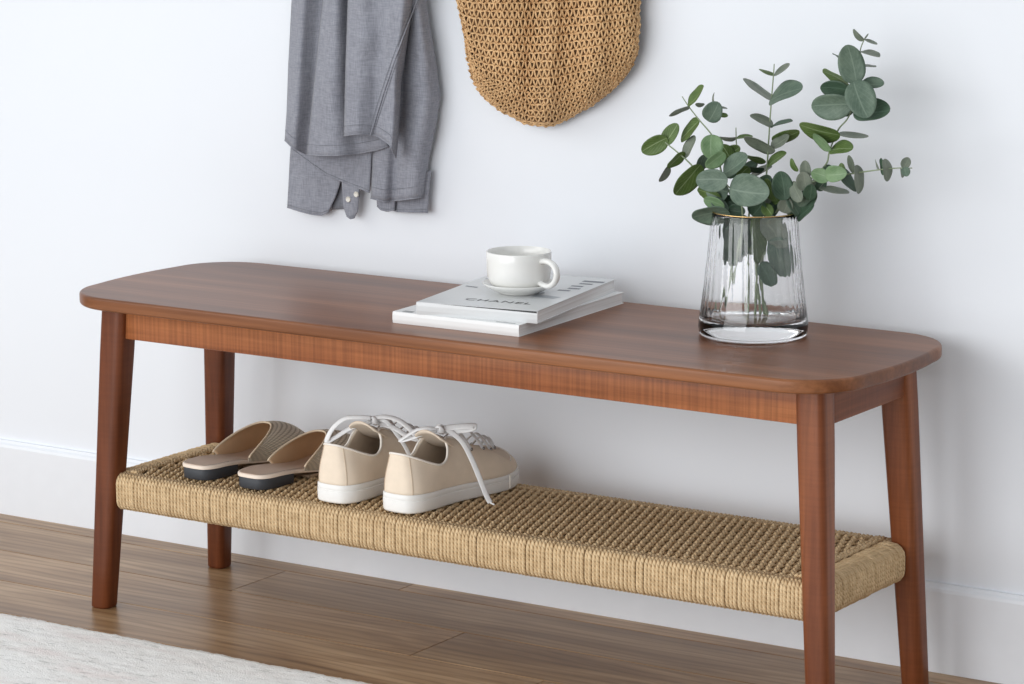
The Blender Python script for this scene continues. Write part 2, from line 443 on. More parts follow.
def magazine(base, corners, t, label, cover_col, prints, gap_shade=False):
    """corners: front-left, front-right, back-right, back-left (world xy)"""
    e = empty('magazine', base, label, 'magazine', group=None)
    z0 = base[2]; c = [Vector(p) for p in corners]
    def inset(d):
        m = sum(c, Vector((0, 0)))/4; return [p+(m-p).normalized()*d for p in c]
    def rounded(pts, r, left=True):
        out = []
        for i in range(4):
            p = pts[i]; a = (pts[i-1]-p).normalized(); b = (pts[(i+1) % 4]-p).normalized()
            for k in range(5):
                w = k/4; q = p+a*r*(1-w)**2+b*r*w**2; out.append((q.x, q.y))
        return out
    w = MB(); w.prism(rounded(inset(.0022), .001), z0+.0006, z0+t-.0006, 0); w.build('page_block', m_pages(), e, smooth=False)
    cov = plain('magazine_cover', cover_col, .32, .01)
    w = MB(); w.prism(rounded(c, .0015), z0, z0+.0006, 0); w.build('back_cover', cov, e, smooth=False)
    w = MB(); w.prism(rounded(c, .0015), z0+t-.0006, z0+t, 0); cvr = w.build('front_cover', cov, e, smooth=False)
    w = MB()
    # spine along the front edge
    d = (c[1]-c[0]).normalized(); nrm = Vector((d.y, -d.x))
    prof = [(0.0012, 0.0), (-.0002, .0004), (-.0008, t*.3), (-.0008, t*.7), (-.0002, t-.0004), (.0012, t)]
    P = [[(q.x+nrm.x*-a, q.y+nrm.y*-a, z0+z) for a, z in prof] for q in (c[0], c[0].lerp(c[1], .5), c[1])]
    w.grid(P); w.build('spine', cov, e, smooth=False)
    ux = (c[1]-c[0]); uy = (c[3]-c[0])
    def uvp(u, v, z=.0003): q = c[0]+ux*u+uy*v; return (q.x, q.y, z0+t+z)
    for (name, col, polys) in prints:
        ink = plain(name+'_ink', col, .4, .03)
        for p in polys:
            w = MB()
            if p[0] == 'text':
                vs, fs = text_mesh(p[1], p[2]); ang = math.atan2(ux.y, ux.x)+p[5]; o0 = Vector(uvp(p[3], p[4], .00025))
                w.add([(o0.x+v.x*math.cos(ang)*p[6]-v.y*math.sin(ang), o0.y+v.x*math.sin(ang)*p[6]+v.y*math.cos(ang), o0.z) for v in vs], fs)
            else:
                w.add([uvp(a, b, .00015+.00002*random.random()) for a, b in p], [tuple(range(len(p)))])
            w.build(name, ink, cvr, smooth=False)
    if gap_shade:  # black taper on the spine paints the shadow gap under the cover
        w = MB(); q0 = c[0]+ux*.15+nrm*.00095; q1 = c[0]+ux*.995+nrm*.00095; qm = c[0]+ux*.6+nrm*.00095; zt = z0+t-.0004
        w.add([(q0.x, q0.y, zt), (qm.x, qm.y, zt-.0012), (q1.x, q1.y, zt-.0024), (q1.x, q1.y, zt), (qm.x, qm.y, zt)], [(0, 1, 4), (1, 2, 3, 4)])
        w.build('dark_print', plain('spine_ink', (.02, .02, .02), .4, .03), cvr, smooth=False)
    return e
def ell(cx, cy, a, b, n=20, rot=0): return [(cx+a*math.cos(2*PI*k/n)*math.cos(rot)-b*math.sin(2*PI*k/n)*math.sin(rot), cy+a*math.cos(2*PI*k/n)*math.sin(rot)+b*math.sin(2*PI*k/n)*math.cos(rot)) for k in range(n)]
T1, T2 = .0150, .0163
magazine((.62, .2, H), [(.5257, .0622), (.7190, .0650), (.7045, .3470), (.5120, .3440)], T1,
         'thick white magazine lying flat on the bench, lower of the two, under the other one', (.83, .83, .82),
         [('grey_print', (.35, .36, .36), [[(.06, .012), (.14, .012), (.14, .045), (.06, .045)], [(.80, .02), (.95, .02), (.95, .03), (.80, .03)]])])
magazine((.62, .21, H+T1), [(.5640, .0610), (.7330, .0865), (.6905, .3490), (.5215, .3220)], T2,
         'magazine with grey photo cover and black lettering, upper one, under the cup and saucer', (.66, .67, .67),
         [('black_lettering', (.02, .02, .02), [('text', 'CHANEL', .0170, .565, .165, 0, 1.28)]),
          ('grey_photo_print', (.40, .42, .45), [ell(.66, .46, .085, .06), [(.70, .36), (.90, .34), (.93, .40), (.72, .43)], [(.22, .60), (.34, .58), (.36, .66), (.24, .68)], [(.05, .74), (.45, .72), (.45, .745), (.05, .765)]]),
          ('dark_print', (.13, .14, .16), [[(.80, .86), (.98, .86), (.98, .90), (.80, .90)], [(.82, .79), (.93, .79), (.93, .82), (.82, .82)], [(.80, .71), (.90, .71), (.90, .74), (.80, .74)], [(.82, .64), (.92, .64), (.92, .67), (.82, .67)], [(.78, .57), (.88, .57), (.88, .60), (.78, .60)], [(.05, .50), (.16, .485), (.16, .505), (.05, .52)]])], True)  # last dark patch paints shade on the cover left of the saucer
ZM = H+T1+T2+.0004
def ceramics():
    cer, nt, b = newmat('white_glaze')
    nt.links.new(ramp(nt, [(.3, (.80, .79, .755)), (.7, (.84, .83, .80))], noise_n(nt, coords(nt, (1, 1, 1)), 30, 2)), b.inputs['Base Color'])
    b.inputs['Roughness'].default_value = .22; b.inputs['Coat Weight'].default_value = .3
    c = (.6390, .1885, ZM)
    w = MB(); w.lathe([(0, .0015), (.022, .0015), (.023, 0), (.026, 0), (.027, .0015), (.036, .005), (.044, .0095), (.0478, .0125), (.0482, .0135), (.0475, .0140), (.044, .0115), (.036, .0072), (.028, .0042), (.018, .0036), (0, .0036)], c, 64)
    o = w.build('saucer', cer, angle=60)
    tag(o, 'small white ceramic saucer under the cup on the upper magazine', 'saucer')
    cc = (c[0], c[1], ZM+.0040)
    e = empty('coffee_cup', cc, 'small off-white ceramic coffee cup standing on the saucer on the magazines', 'cup')
    w = MB(); w.lathe([(0, .001), (.019, .001), (.0195, 0), (.0215, 0), (.0225, .0015), (.031, .0040), (.0380, .0095), (.0412, .0170), (.0423, .0270), (.0426, .0390), (.0428, .0500), (.0424, .0512), (.0416, .0514), (.0408, .0504), (.0402, .0400), (.0398, .0280), (.0380, .0190), (.033, .0110), (.025, .0065), (.012, .0050), (0, .0050)], cc, 72)
    w.build('cup_body', cer, e, angle=60)
    a = math.radians(-12); d = Vector((math.cos(a), math.sin(a), 0)); w = MB()
    path = [(.040, .0415), (.049, .0430), (.0600, .0410), (.0675, .0340), (.0690, .0250), (.0640, .0160), (.0545, .0108), (.0440, .0115), (.0375, .0140)]
    P = spline([Vector(cc)+d*q+Vector((0, 0, z)) for q, z in path], 6)
    w.tube(P, [.0050]*len(P), 14, flat=.75, up=None); w.build('handle', cer, e, angle=None)
ceramics()
# ------------------------------------------------------------------ shoes
M_CANVAS = plain('cream_canvas', (.79, .665, .53), .9, .03, 60, .25, 900, .2)
M_SOLE = plain('white_rubber', (.82, .80, .77), .55, .02, 30)
M_LACE = plain('white_lace', (.88, .87, .86), .85, .03, 300, .3, 1500)
M_INSOLE = plain('brown_insole', (.16, .10, .065), .9, .1)
M_PIPE = plain('off_white_piping', (.84, .78, .70), .7, .02)
M_EYE = plain('dark_eyelet', (.12, .10, .09), .4, .02)
def bez(a, b, c, d, t): u = 1-t; return a*u*u*u+b*3*u*u*t+c*3*u*t*t+d*t*t*t
def sneaker(base, rz, label, laces, mir=1):
    e = empty('sneaker', base, label, 'shoe', rz, None)
    # half outline (heel to toe) for both sides: w, s
    out_p = [(0, 0), (.020, .004), (.031, .020), (.0335, .045), (.0325, .080), (.034, .112), (.0375, .135), (.0415, .160), (.0450, .190), (.0425, .220), (.031, .243), (.013, .2535), (0, .255)]
    out_m = [(0, 0), (-.020, .004), (-.031, .020), (-.033, .045), (-.0315, .080), (-.0325, .112), (-.0345, .135), (-.0375, .160), (-.0400, .190), (-.0375, .220), (-.028, .243), (-.012, .2535), (0, .255)]
    loop = [(0, .006, .0780), (.012, .009, .0770), (.0215, .022, .0715), (.0275, .045, .0620), (.0300, .064, .0570), (.0285, .078, .0620), (.0250, .085, .075), (.0175, .090, .0865), (.0130, .112, .0825), (.0110, .132, .0730), (.0090, .149, .0650), (.0055, .161, .0600), (0, .165, .0590)]
    n = 5
    O = []; Lp = []
    sp_ = spline([(w*mir, s, 0) for w, s in out_p], n); sm_ = spline([(w*mir, s, 0) for w, s in out_m], n)
    O = sp_+sm_[-2:0:-1]
    lp_ = spline(loop, n); lm_ = [Vector((-p.x, p.y, p.z)) for p in lp_]
    if mir < 0: lp_, lm_ = lm_, lp_
    Lp = lp_+lm_[-2:0:-1]
    O = [Vector((p.x, p.y*.955, 0)) for p in O]; Lp = [Vector((p.x, p.y*.97, p.z)) for p in Lp]
    K = len(O); half = len(sp_)-1
    def hs(s): return .0250-.004*min(1, max(0, (s-.02)/.15))+.003*max(0, (s-.19)/.06)
    def spring(s): return .007*max(0, (s-.19)/.065)**2
    nn = []
    for i in range(K): t = (O[(i+1) % K]-O[i-1]).normalized(); q = Vector((t.y, -t.x, 0)); nn.append(q if mir > 0 else -q)
    # sole
    w = MB(); rings = []
    for ins, f in ((.004, 0), (.0012, .02), (0, .12), (-.0004, .60), (-.0004, .66), (.0006, .68), (.0006, .70), (0, .73), (0, .93), (.0008, 1.0), (.004, 1.0), (.010, .98)):
        rings.append([O[i]-nn[i]*ins+Vector((0, 0, spring(O[i].y)+(hs(O[i].y))*f)) for i in range(K)])
    if mir < 0: rings = [r[::-1] for r in rings]
    w.loft(rings); w.build('sole', M_SOLE, e, local=True, angle=60)
    def S(i, v):
        i %= K; k = i if i <= half else K-i; x = k/half
        P0 = O[i]-nn[i]*.0022+Vector((0, 0, spring(O[i].y)+hs(O[i].y)-.001)); P3 = Lp[i]
        dz = P3.z-P0.z; P1 = P0+Vector((0, 0, dz*.45))+nn[i]*.0005
        if x > .75: P1 = P0+Vector((0, 0, .018))
        b = .30 if x < .5 else .30+.25*(x-.5)*2; c = dz*.30 if x < .5 else dz*.30*(1-(x-.5)*2)+.001
        P2 = P3+Vector(((P0.x-P3.x)*b, (P0.y-P3.y)*b, -c))
        return bez(P0, P1, P2, P3, v)
    w = MB(); nv = 14
    G = [[S(i, j/nv) for j in range(nv+1)] for i in range(K)]
    w.grid(G, close_u=True)
    if mir < 0: w.f = [f[::-1] for f in w.f]
    o = w.build('upper', [M_CANVAS], e, local=True, angle=None, solid=.0020, off=-1)
    up = o
    # collar and throat piping
    w = MB(); w.tube([S(i, 1.0)+Vector((0, 0, .0004)) for i in range(K)], .0016, 8, closed=True); w.build('piping', M_PIPE, up, local=True, angle=None)
    # seams: heel strip, toe cap
    thr = plain('tan_thread', (.52, .40, .29), .8)
    for i in (7, K-7): w = MB(); w.tube([S(i, v/10)+nn[i]*.0004 for v in range(0, 11)], .0005, 5); w.build('heel_seam', thr, up, local=True)
    w = MB()
    rng = list(range(half-14, half+15))
    w.tube([S(i, .60-.35*abs(i-half)/14 if abs(i-half) > 0 else .60)+Vector((0, 0, .0004)) for i in rng], .0013, 6)
    w.build('toe_seam', M_PIPE, up, local=True)
    w = MB(); i = 42; pts = [O[i]+nn[i]*.0006+Vector((0, 0, spring(O[i].y)+hs(O[i].y)*f)) for f in (.12, .4, .7, 1.0)]; w.tube(pts, .0012, 6); w.build('sole_stripe', M_PIPE, up, local=True)
    # insole and tongue
    w = MB(); w.add([O[i]-nn[i]*.004+Vector((0, 0, hs(O[i].y)+.001+spring(O[i].y))) for i in range(K)], [tuple(range(K))]); w.build('insole', M_INSOLE, e, local=True, smooth=False)
    w = MB(); P = []
    for a in range(13):
        t = a/12; s = .162-.094*t; h = .0560+.042*t-.006*math.sin(PI*t); hw = .011+.016*t**.8
        if a >= 11: hw *= (.96, .80)[a-11]
        P.append([(hw*q, s+.004*q*q*t, h-.010*t*q*q+.0004) for q in [k/6-1 for k in range(13)]])
    w.grid(P); w.build('tongue', M_CANVAS, e, local=True, angle=None, solid=.0025, off=0)
    # laces across the throat
    def ribbon(pts, wd=.0032, th=.34, up=(0, 0, 1), nsp=6):
        q = MB(); q.tube(spline(pts, nsp), wd, 8, flat=th, up=up); return q
    for k, fi in enumerate((37, 42, 46, 50, 54)):
        a = S(fi, .60)+Vector((0, 0, .0012)); b = S(K-fi, .60)+Vector((0, 0, .0012)); m_ = (a+b)/2; m_.z = max(S(fi, 1).z, S(K-fi, 1).z)+.0045
        ribbon([a-Vector((0, 0, .001)), a.lerp(m_, .5)+Vector((0, 0, .0022)), m_, b.lerp(m_, .5)+Vector((0, 0, .0022)), b-Vector((0, 0, .001))]).build('lace', M_LACE, e, local=True, angle=None)
        for p, sg in ((a, 1), (b, -1)):
            ey = MB()
            pp = [p+Vector((.0006*sg*mir, .0018*math.cos(q*PI/4), .0018*math.sin(q*PI/4))) for q in range(8)]
            ey.tube(pp, .0006, 5, closed=True)
            ey.build('eyelet', M_EYE, up, local=True)
    for pts, wd, th, upv in laces:
        ribbon(pts, wd, th, upv).build('lace', M_LACE, e, local=True, angle=None)
    return e
lacR = [([(.003, .094, .0950), (.012, .104, .0975), (.026, .116, .0990), (.037, .126, .0985), (.030, .118, .0945), (.012, .103, .0940), (.002, .095, .0935)], .0052, .22, (.3, -.6, .8)),
        ([(.0, .093, .096), (-.010, .086, .0975), (-.024, .080, .0945), (-.036, .074, .086), (-.044, .070, .079), (-.034, .074, .081), (-.018, .082, .088), (.0, .092, .0935)], .0042, .30, (0, -.4, 1)),
        ([(.002, .098, .0985), (.016, .101, .0930), (.033, .105, .080), (.048, .107, .056), (.061, .108, .030), (.070, .109, .0110), (.0755, .1095, .0030)], .0038, .20, (.8, -.5, .5)),
        ([(.0755, .1095, .0032), (.079, .1095, .0020), (.082, .1095, .0012)], .0012, 1, (0, 0, 1)),
        ([(.0, .100, .0985), (-.012, .106, .0960), (-.030, .112, .080), (-.046, .118, .052), (-.056, .122, .025), (-.060, .124, .004)], .0034, .22, (-.8, -.4, .5)),
        ([(.010, .090, .0920), (.006, .094, .0975), (.0, .097, .0985), (-.006, .094, .0955)], .0042, .6, (0, .2, 1))]
lacL = [([(.0, .093, .099), (-.014, .084, .100), (-.030, .074, .098), (-.043, .064, .085), (-.049, .058, .067), (-.040, .068, .073), (-.024, .080, .085), (.0, .094, .0935)], .0036, .30, (.3, -.6, .7)),
        ([(.002, .096, .099), (.016, .104, .101), (.034, .112, .096), (.050, .118, .083), (.060, .118, .073), (.048, .112, .076), (.028, .106, .087), (.002, .097, .0935)], .0040, .30, (.2, -.5, .8)),
        ([(.0, .100, .0985), (.018, .104, .094), (.032, .108, .078), (.044, .112, .060), (.052, .118, .036), (.054, .124, .012)], .0032, .22, (.8, -.4, .5)),
        ([(.010, .090, .0920), (.006, .094, .0975), (.0, .097, .0985), (-.006, .094, .0955)], .0042, .6, (0, .2, 1))]
sneaker((.5265, .0600, SZ), -.065, 'cream canvas sneaker with a lace hanging down to the shelf, rightmost of the shoes', lacR)
sneaker((.4210, .0585, SZ), -.05, 'cream canvas sneaker standing between the woven mules and the other sneaker', lacL, -1)

def mule(base, rz, label, mir=1):
    e = empty('mule', base, label, 'shoe', rz)
    out_p = [(0, 0), (.018, .003), (.028, .018), (.0305, .045), (.029, .080), (.0305, .115), (.035, .150), (.0395, .180), (.036, .212), (.024, .236), (.008, .246), (0, .247)]
    out_m = [(0, 0), (-.018, .003), (-.028, .018), (-.030, .045), (-.028, .080), (-.029, .115), (-.0325, .150), (-.036, .180), (-.034, .212), (-.024, .236), (-.008, .246), (0, .247)]
    n = 5; a_ = spline([(w, s, 0) for w, s in out_p], n); b_ = spline([(w, s, 0) for w, s in out_m], n); O = a_+b_[-2:0:-1]; K = len(O); half = len(a_)-1
    nn = []
    for i in range(K): t = (O[(i+1) % K]-O[i-1]).normalized(); nn.append(Vector((t.y, -t.x, 0)))
    def zb(s): return .0150 if s < .03 else .0150-.0115*(lambda t: t*t*(3-2*t))(min(1, (s-.03)/.12))
    w = MB(); rings = []
    for ins, dz in ((.002, 0), (.0002, .0006), (0, .0025), (.0002, .0045), (.0016, .0056), (.0035, .0058)):
        rings.append([O[i]-nn[i]*ins+Vector((0, 0, zb(O[i].y)+dz)) for i in range(K)])
    w.loft(rings, cap1=False); w.build('sole', plain('cream_sole_edge', (.80, .67, .56), .6, .03), e, local=True, angle=60)
    # footbed (slightly cupped)
    w = MB(); P = []
    for i in range(half+1):
        A = a_[i]; B = b_[i]; row = []
        for q in range(9):
            t = q/8; p = B.lerp(A, t); p = Vector((p.x*.90, p.y*.985+.0018, zb(p.y)+.0062-.0012*math.sin(PI*t))); row.append(p)
        P.append(row)
    w.grid(P); w.build('footbed', plain('taupe_leather', (.56, .41, .31), .5, .05, 30), e, local=True, angle=None)
    # heel block and outsole
    hk = [p for p in O if p.y < .066]; hk = [(p.x*.95, p.y*.97+.0015) for p in O if p.y < .066]
    right = sorted([p for p in hk if p[0] > 0], key=lambda p: p[1]); left = sorted([p for p in hk if p[0] < 0], key=lambda p: -p[1]); mid = [p for p in hk if abs(p[0]) < 1e-6]
    w = MB(); w.prism(mid+right+left, 0, .0152, .0004, .001, steps=1); w.build('heel', plain('dark_grey_rubber', (.035, .038, .045), .6, .05), e, local=True, smooth=True, angle=50)
    w = MB(); rings = []
    for ins, z in ((.003, 0), (.002, .0034)):
        rings.append([Vector((p.x*.93, .09+(p.y-.09)*.975 if p.y > .1 else .1, z+(0 if p.y > .13 else 0))) for p in O])
    w.loft(rings); w.build('outsole', plain('tan_outsole', (.42, .29, .19), .7, .05), e, local=True, smooth=False)
    # vamp
    idx = [i for i in range(K) if O[i].y > .082]; m = len(idx)-1
    def rim(t):
        # t 0..1 from right side over the instep to the left side
        a = PI*t; c = math.cos(a); s_ = math.sin(a)
        return Vector((.0325*(abs(c)**.85)*(1 if c > 0 else -1), .084+.078*s_**1.15, .0200+.0325*s_**.9-.001))
    def S(k, v):
        i = idx[k]; P0 = O[i]+nn[i]*.0006+Vector((0, 0, zb(O[i].y)+.0030)); P3 = rim(k/m); s_ = math.sin(PI*k/m)
        P1 = P0+Vector((0, 0, .020*s_)); P2 = P3+Vector(((P0.x-P3.x)*.45, (P0.y-P3.y)*.45, -.002*s_+(.004 if 1 else 0)*s_))
        return bez(P0, P1, P2, P3, v)
    w = MB(); w.grid([[S(k, v/12) for v in range(13)] for k in range(m+1)])
    mt, nt, b = newmat('woven_raffia'); uv = coords(nt, (1, 1, 1), 'UV')
    wv = N(nt, 'ShaderNodeTexWave', wave_type='BANDS', bands_direction='Y'); wv.inputs['Scale'].default_value = 4.2; nt.links.new(uv, wv.inputs['Vector'])
    w2 = N(nt, 'ShaderNodeTexWave', wave_type='BANDS', bands_direction='X'); w2.inputs['Scale'].default_value = 16; nt.links.new(uv, w2.inputs['Vector'])
    c = ramp(nt, [(.10, (.46, .385, .295)), (.5, (.69, .60, .48))], wv.outputs[0]); c = mixc(nt, .5, c, ramp(nt, [(.2, (.80, .80, .80)), (.7, (1.12, 1.12, 1.12))], w2.outputs[0]), 'MULTIPLY')
    nt.links.new(c, b.inputs['Base Color']); b.inputs['Roughness'].default_value = .9; bump(nt, b, wv.outputs[0], .5, .001)
    lin = plain('tan_lining', (.66, .45, .27), .75, .04)
    o = w.build('vamp', [mt, lin], e, local=True, angle=None, solid=.0014, off=-1); o.modifiers[0].material_offset = 1
    w = MB(); w.tube([S(k, 1)+Vector((0, 0, .0002)) for k in range(m+1)], .0015, 8); w.build('trim', plain('beige_binding', (.70, .56, .40), .8), o, local=True, angle=None)
mule((.1820, .0680, SZ), -.035, 'beige woven flat mule with a dark heel, leftmost shoe on the shelf')
mule((.2810, .0640, SZ), -.035, 'beige woven flat mule with a dark heel, between the other mule and the sneakers')

# ------------------------------------------------------------------ shirt on the wall
def resamp2(P, n): return resample([(x, y, 0) for x, y in P], n)
def coons(T, B, Lf, R, nu, nv):
    T, B = resamp2(T, nu), resamp2(B, nu); Lf, R = resamp2(Lf, nv), resamp2(R, nv); out = []
    for i in range(nu):
        u = i/(nu-1); row = []
        for j in range(nv):
            v = j/(nv-1)
            p = T[i]*(1-v)+B[i]*v+Lf[j]*(1-u)+R[j]*u-(T[0]*(1-u)*(1-v)+T[-1]*u*(1-v)+B[0]*(1-u)*v+B[-1]*u*v)
            row.append((p.x, p.y, u, v))
        out.append(row)
    return out
def shirt():
    e = empty('shirt', (.27, .36, .55), 'crumpled grey chambray shirt hanging on the white wall left of the straw bag', 'shirt')
    surf = []; hems = []
    body = MB()
    def sheet(mb, T, B, Lf, R, dep, nu=34, nv=60, hemr=.0010, rec=True, part=None):
        if part: mb = MB()
        C = coons(T, B, Lf, R, nu, nv); P = []
        for row in C:
            r_ = []
            for (x, y, u, v) in row:
                Y = dep(u, v)-.0016*noise.noise(Vector((x*.06, y*.035, dep(0, 0)*90)))*2.2
                if rec: surf.append((x, y, Y))
                r_.append(at(x, y, Y))
            P.append(r_)
        mb.grid(P)
        po = mb.build(part, M_SHIRT, e, angle=None, solid=.0012, off=0) if part else None
        if hemr:
            h1 = MB(); h1.tube([P[i][-1]+Vector((0, -.0004, .0004)) for i in range(nu)], hemr, 6); hems.append((h1, po, 'hem', M_SHIRT))
            h2 = MB(); h2.tube([P[i][-2 if nv < 40 else -3]+Vector((0, -.0009, .0)) for i in range(nu)], .0004, 4); hems.append((h2, po, 'hem_stitching', M_SHIRT_IN))
        return P
    def rnd(u, a=.012, p=.5): return a*(1-max(0, 1-(2*u-1)**2)**p)
    g = lambda u, c, w: math.exp(-((u-c)/w)**2)
    # left strip
    sheet(body, [(300, -150), (345, -150)], [(285, 140.5), (292, 147.5), (307, 155), (321, 157)], [(300, -150), (293, -20), (288.5, 67), (287, 111), (285, 140.5)], [(345, -150), (335, 0), (325, 90), (321, 157)],
          lambda u, v: .364+.006*max(0, (u-.8)/.2)+rnd(u, .010, .5)-.010*g(u, .28, .16)+.012*g(u, .72, .20), 34, part='shirt_front')
    # centre fold
    sheet(body, [(325, -150), (366, -150)], [(307, 154.5), (320, 155.8), (337, 155.7), (361, 153.3), (378, 150), (390, 146)], [(325, -150), (323, 0), (314, 84), (307, 154.5)], [(366, -150), (365, 0), (372, 90), (390, 146)],
          lambda u, v: .349+rnd(u, .016, .5)-.012*g(u, .28, .2)+.014*g(u, .66, .16), 40, part='shirt_front')
    # right front panel
    sheet(body, [(352, -150), (420, -150)], [(344, 136), (354, 134.6), (364, 134.3), (378, 136.5), (389.5, 144.5), (396, 158)], [(352, -150), (348, 0), (345.7, 67), (344, 136)], [(420, -150), (413, 0), (405, 57), (401, 84), (398.5, 134), (396, 158)],
          lambda u, v: .327+.016*max(0, 1-u/.08)**2+.024*max(0, (u-.74)/.26)**2+.014*g(u, .60, .08)*max(0, 1-v*1.15)-.008*g(u, .85, .09)*v+.010*g(u, .50, .12)*v-.006*g(u, .2, .12), 50, part='shirt_front')
    # right rear panel
    sheet(body, [(395, -150), (430, -150)], [(371, 198.5), (384, 202), (404.5, 200), (425, 197)], [(395, -150), (385, 60), (373, 150), (371, 198.5)], [(430, -150), (426, 0), (430, 27), (436.5, 67), (440, 97.5), (436, 125), (428.5, 161), (425, 197)],
          lambda u, v: .354+.010*v+.020*max(0, (u-.8)/.2)**2+.012*g(u, .40, .10)*v-.008*g(u, .72, .14)+.010*max(0, 1-u/.15)**2, 44, part='shirt_back')
    # shaded back panel, inner turn-up
    back = MB()
    sheet(back, [(292, 128), (372, 128)], [(292, 149), (309, 162), (327, 175), (348, 184), (369.5, 192.5)], [(292, 128), (292, 149)], [(372, 128), (372, 150), (369.5, 192.5)], lambda u, v: .3735+.0015*math.sin(u*9), 30, 30, rec=False)
    back.build('back_hem', M_SHIRT, e, angle=None, solid=.0012, off=0)
    cuff = MB()
    sheet(cuff, [(293, 120), (345, 120)], [(287.5, 207.5), (300, 211.5), (312, 214.5), (321, 215.5), (328, 212.5)], [(293, 120), (290, 160), (287.5, 207.5)], [(345, 120), (342, 178), (336, 196), (328, 212.5)], lambda u, v: .3800-.003*math.sin(u*PI)-.002*g(u, .3, .1), 24, 30, rec=False)
    c1 = cuff.build('sleeve_cuff', M_SHIRT, e, angle=None, solid=.0014, off=0)
    inner = MB()
    sheet(inner, [(334, 150), (347, 150)], [(332, 209.5), (347, 209)], [(334, 150), (332, 209.5)], [(347, 150), (347, 209)], lambda u, v: .3870, 6, 12, 0, rec=False)
    inner.build('cuff_lining', M_SHIRT_IN, c1, angle=None, solid=.001, off=0)
    tabm = MB()
    sheet(tabm, [(340, 150), (362, 150)], [(347, 216.5), (350.5, 219), (354.5, 218)], [(340, 150), (342, 183), (343.5, 207), (347, 216.5)], [(362, 150), (359.5, 192), (358, 211), (354.5, 218)], lambda u, v: .3765-.002*math.sin(u*PI), 14, 30, rec=False)
    tb = tabm.build('cuff_tab', M_SHIRT, e, angle=None, solid=.0014, off=0)
    for x, y in ((348.4, 199.3), (356.3, 194.3)):
        p = at(x, y, .3735); b = MB(); rr = .0040
        rings = []
        for r_, d in ((0, -.0006), (.0012, -.0006), (.0026, -.0009), (.0037, -.0015), (.0042, -.0008), (.0042, .0006), (0, .0006)):
            rings.append([(p.x+max(r_, 1e-5)*math.cos(2*PI*k/20), p.y+d, p.z+max(r_, 1e-5)*math.sin(2*PI*k/20)) for k in range(20)])
        b.loft(rings, False, False); b.build('button', plain('shell_button', (.70, .67, .60), .3, .1, 200), tb, angle=40)
    low = MB()
    sheet(low, [(376, 185), (397, 185)], [(377.5, 206.5), (381, 210), (387, 211.5), (395, 210)], [(376, 185), (377.5, 206.5)], [(397, 185), (395, 210)], lambda u, v: .3735+rnd(u, .003), 12, 14, rec=False)
    low.build('sleeve_cuff', M_SHIRT, e, angle=None, solid=.0014, off=0)
    low = MB()
    sheet(low, [(390, 185), (431, 170)], [(391, 209), (396, 211.5), (410, 212.3), (428, 212.6)], [(390, 185), (391, 209)], [(431, 170), (428.5, 197), (428, 212.6)], lambda u, v: .3805-.002*math.sin(u*PI), 16, 14, rec=False)
    low.build('sleeve_cuff', M_SHIRT, e, angle=None, solid=.0014, off=0)
    for h1, po, nm, mt in hems: h1.build(nm, mt, po or e, angle=None)
    # diagonal felled seam
    def Yat(x, y): return min((a-x)**2+(b-y)**2+(0 if 1 else 0)+c*400 for a, b, c in surf)
    for off, rr, nm, mt in ((0, .0010, 'seam', M_SHIRT), (2.8, .0003, 'seam_stitching', M_SHIRT_IN), (-2.4, .0004, 'seam_stitching', M_SHIRT_IN)):
        pts = []
        for k in range(40):
            t = k/39; x = 434-63.5*t-off*.9-3*math.sin(PI*t); y = -40+175*t-off*.4
            near = [q for q in surf if abs(q[0]-x) < 2.2 and abs(q[1]-y) < 3.5]
            if not near: continue
            Yv = min(q[2] for q in near); pts.append(at(x, y, Yv-.0008))
        if len(pts) > 3: sm = MB(); sm.tube(resample(spline(pts[::3], 4), 40), rr, 6); sm.build(nm, mt, e, angle=None)
shirt()

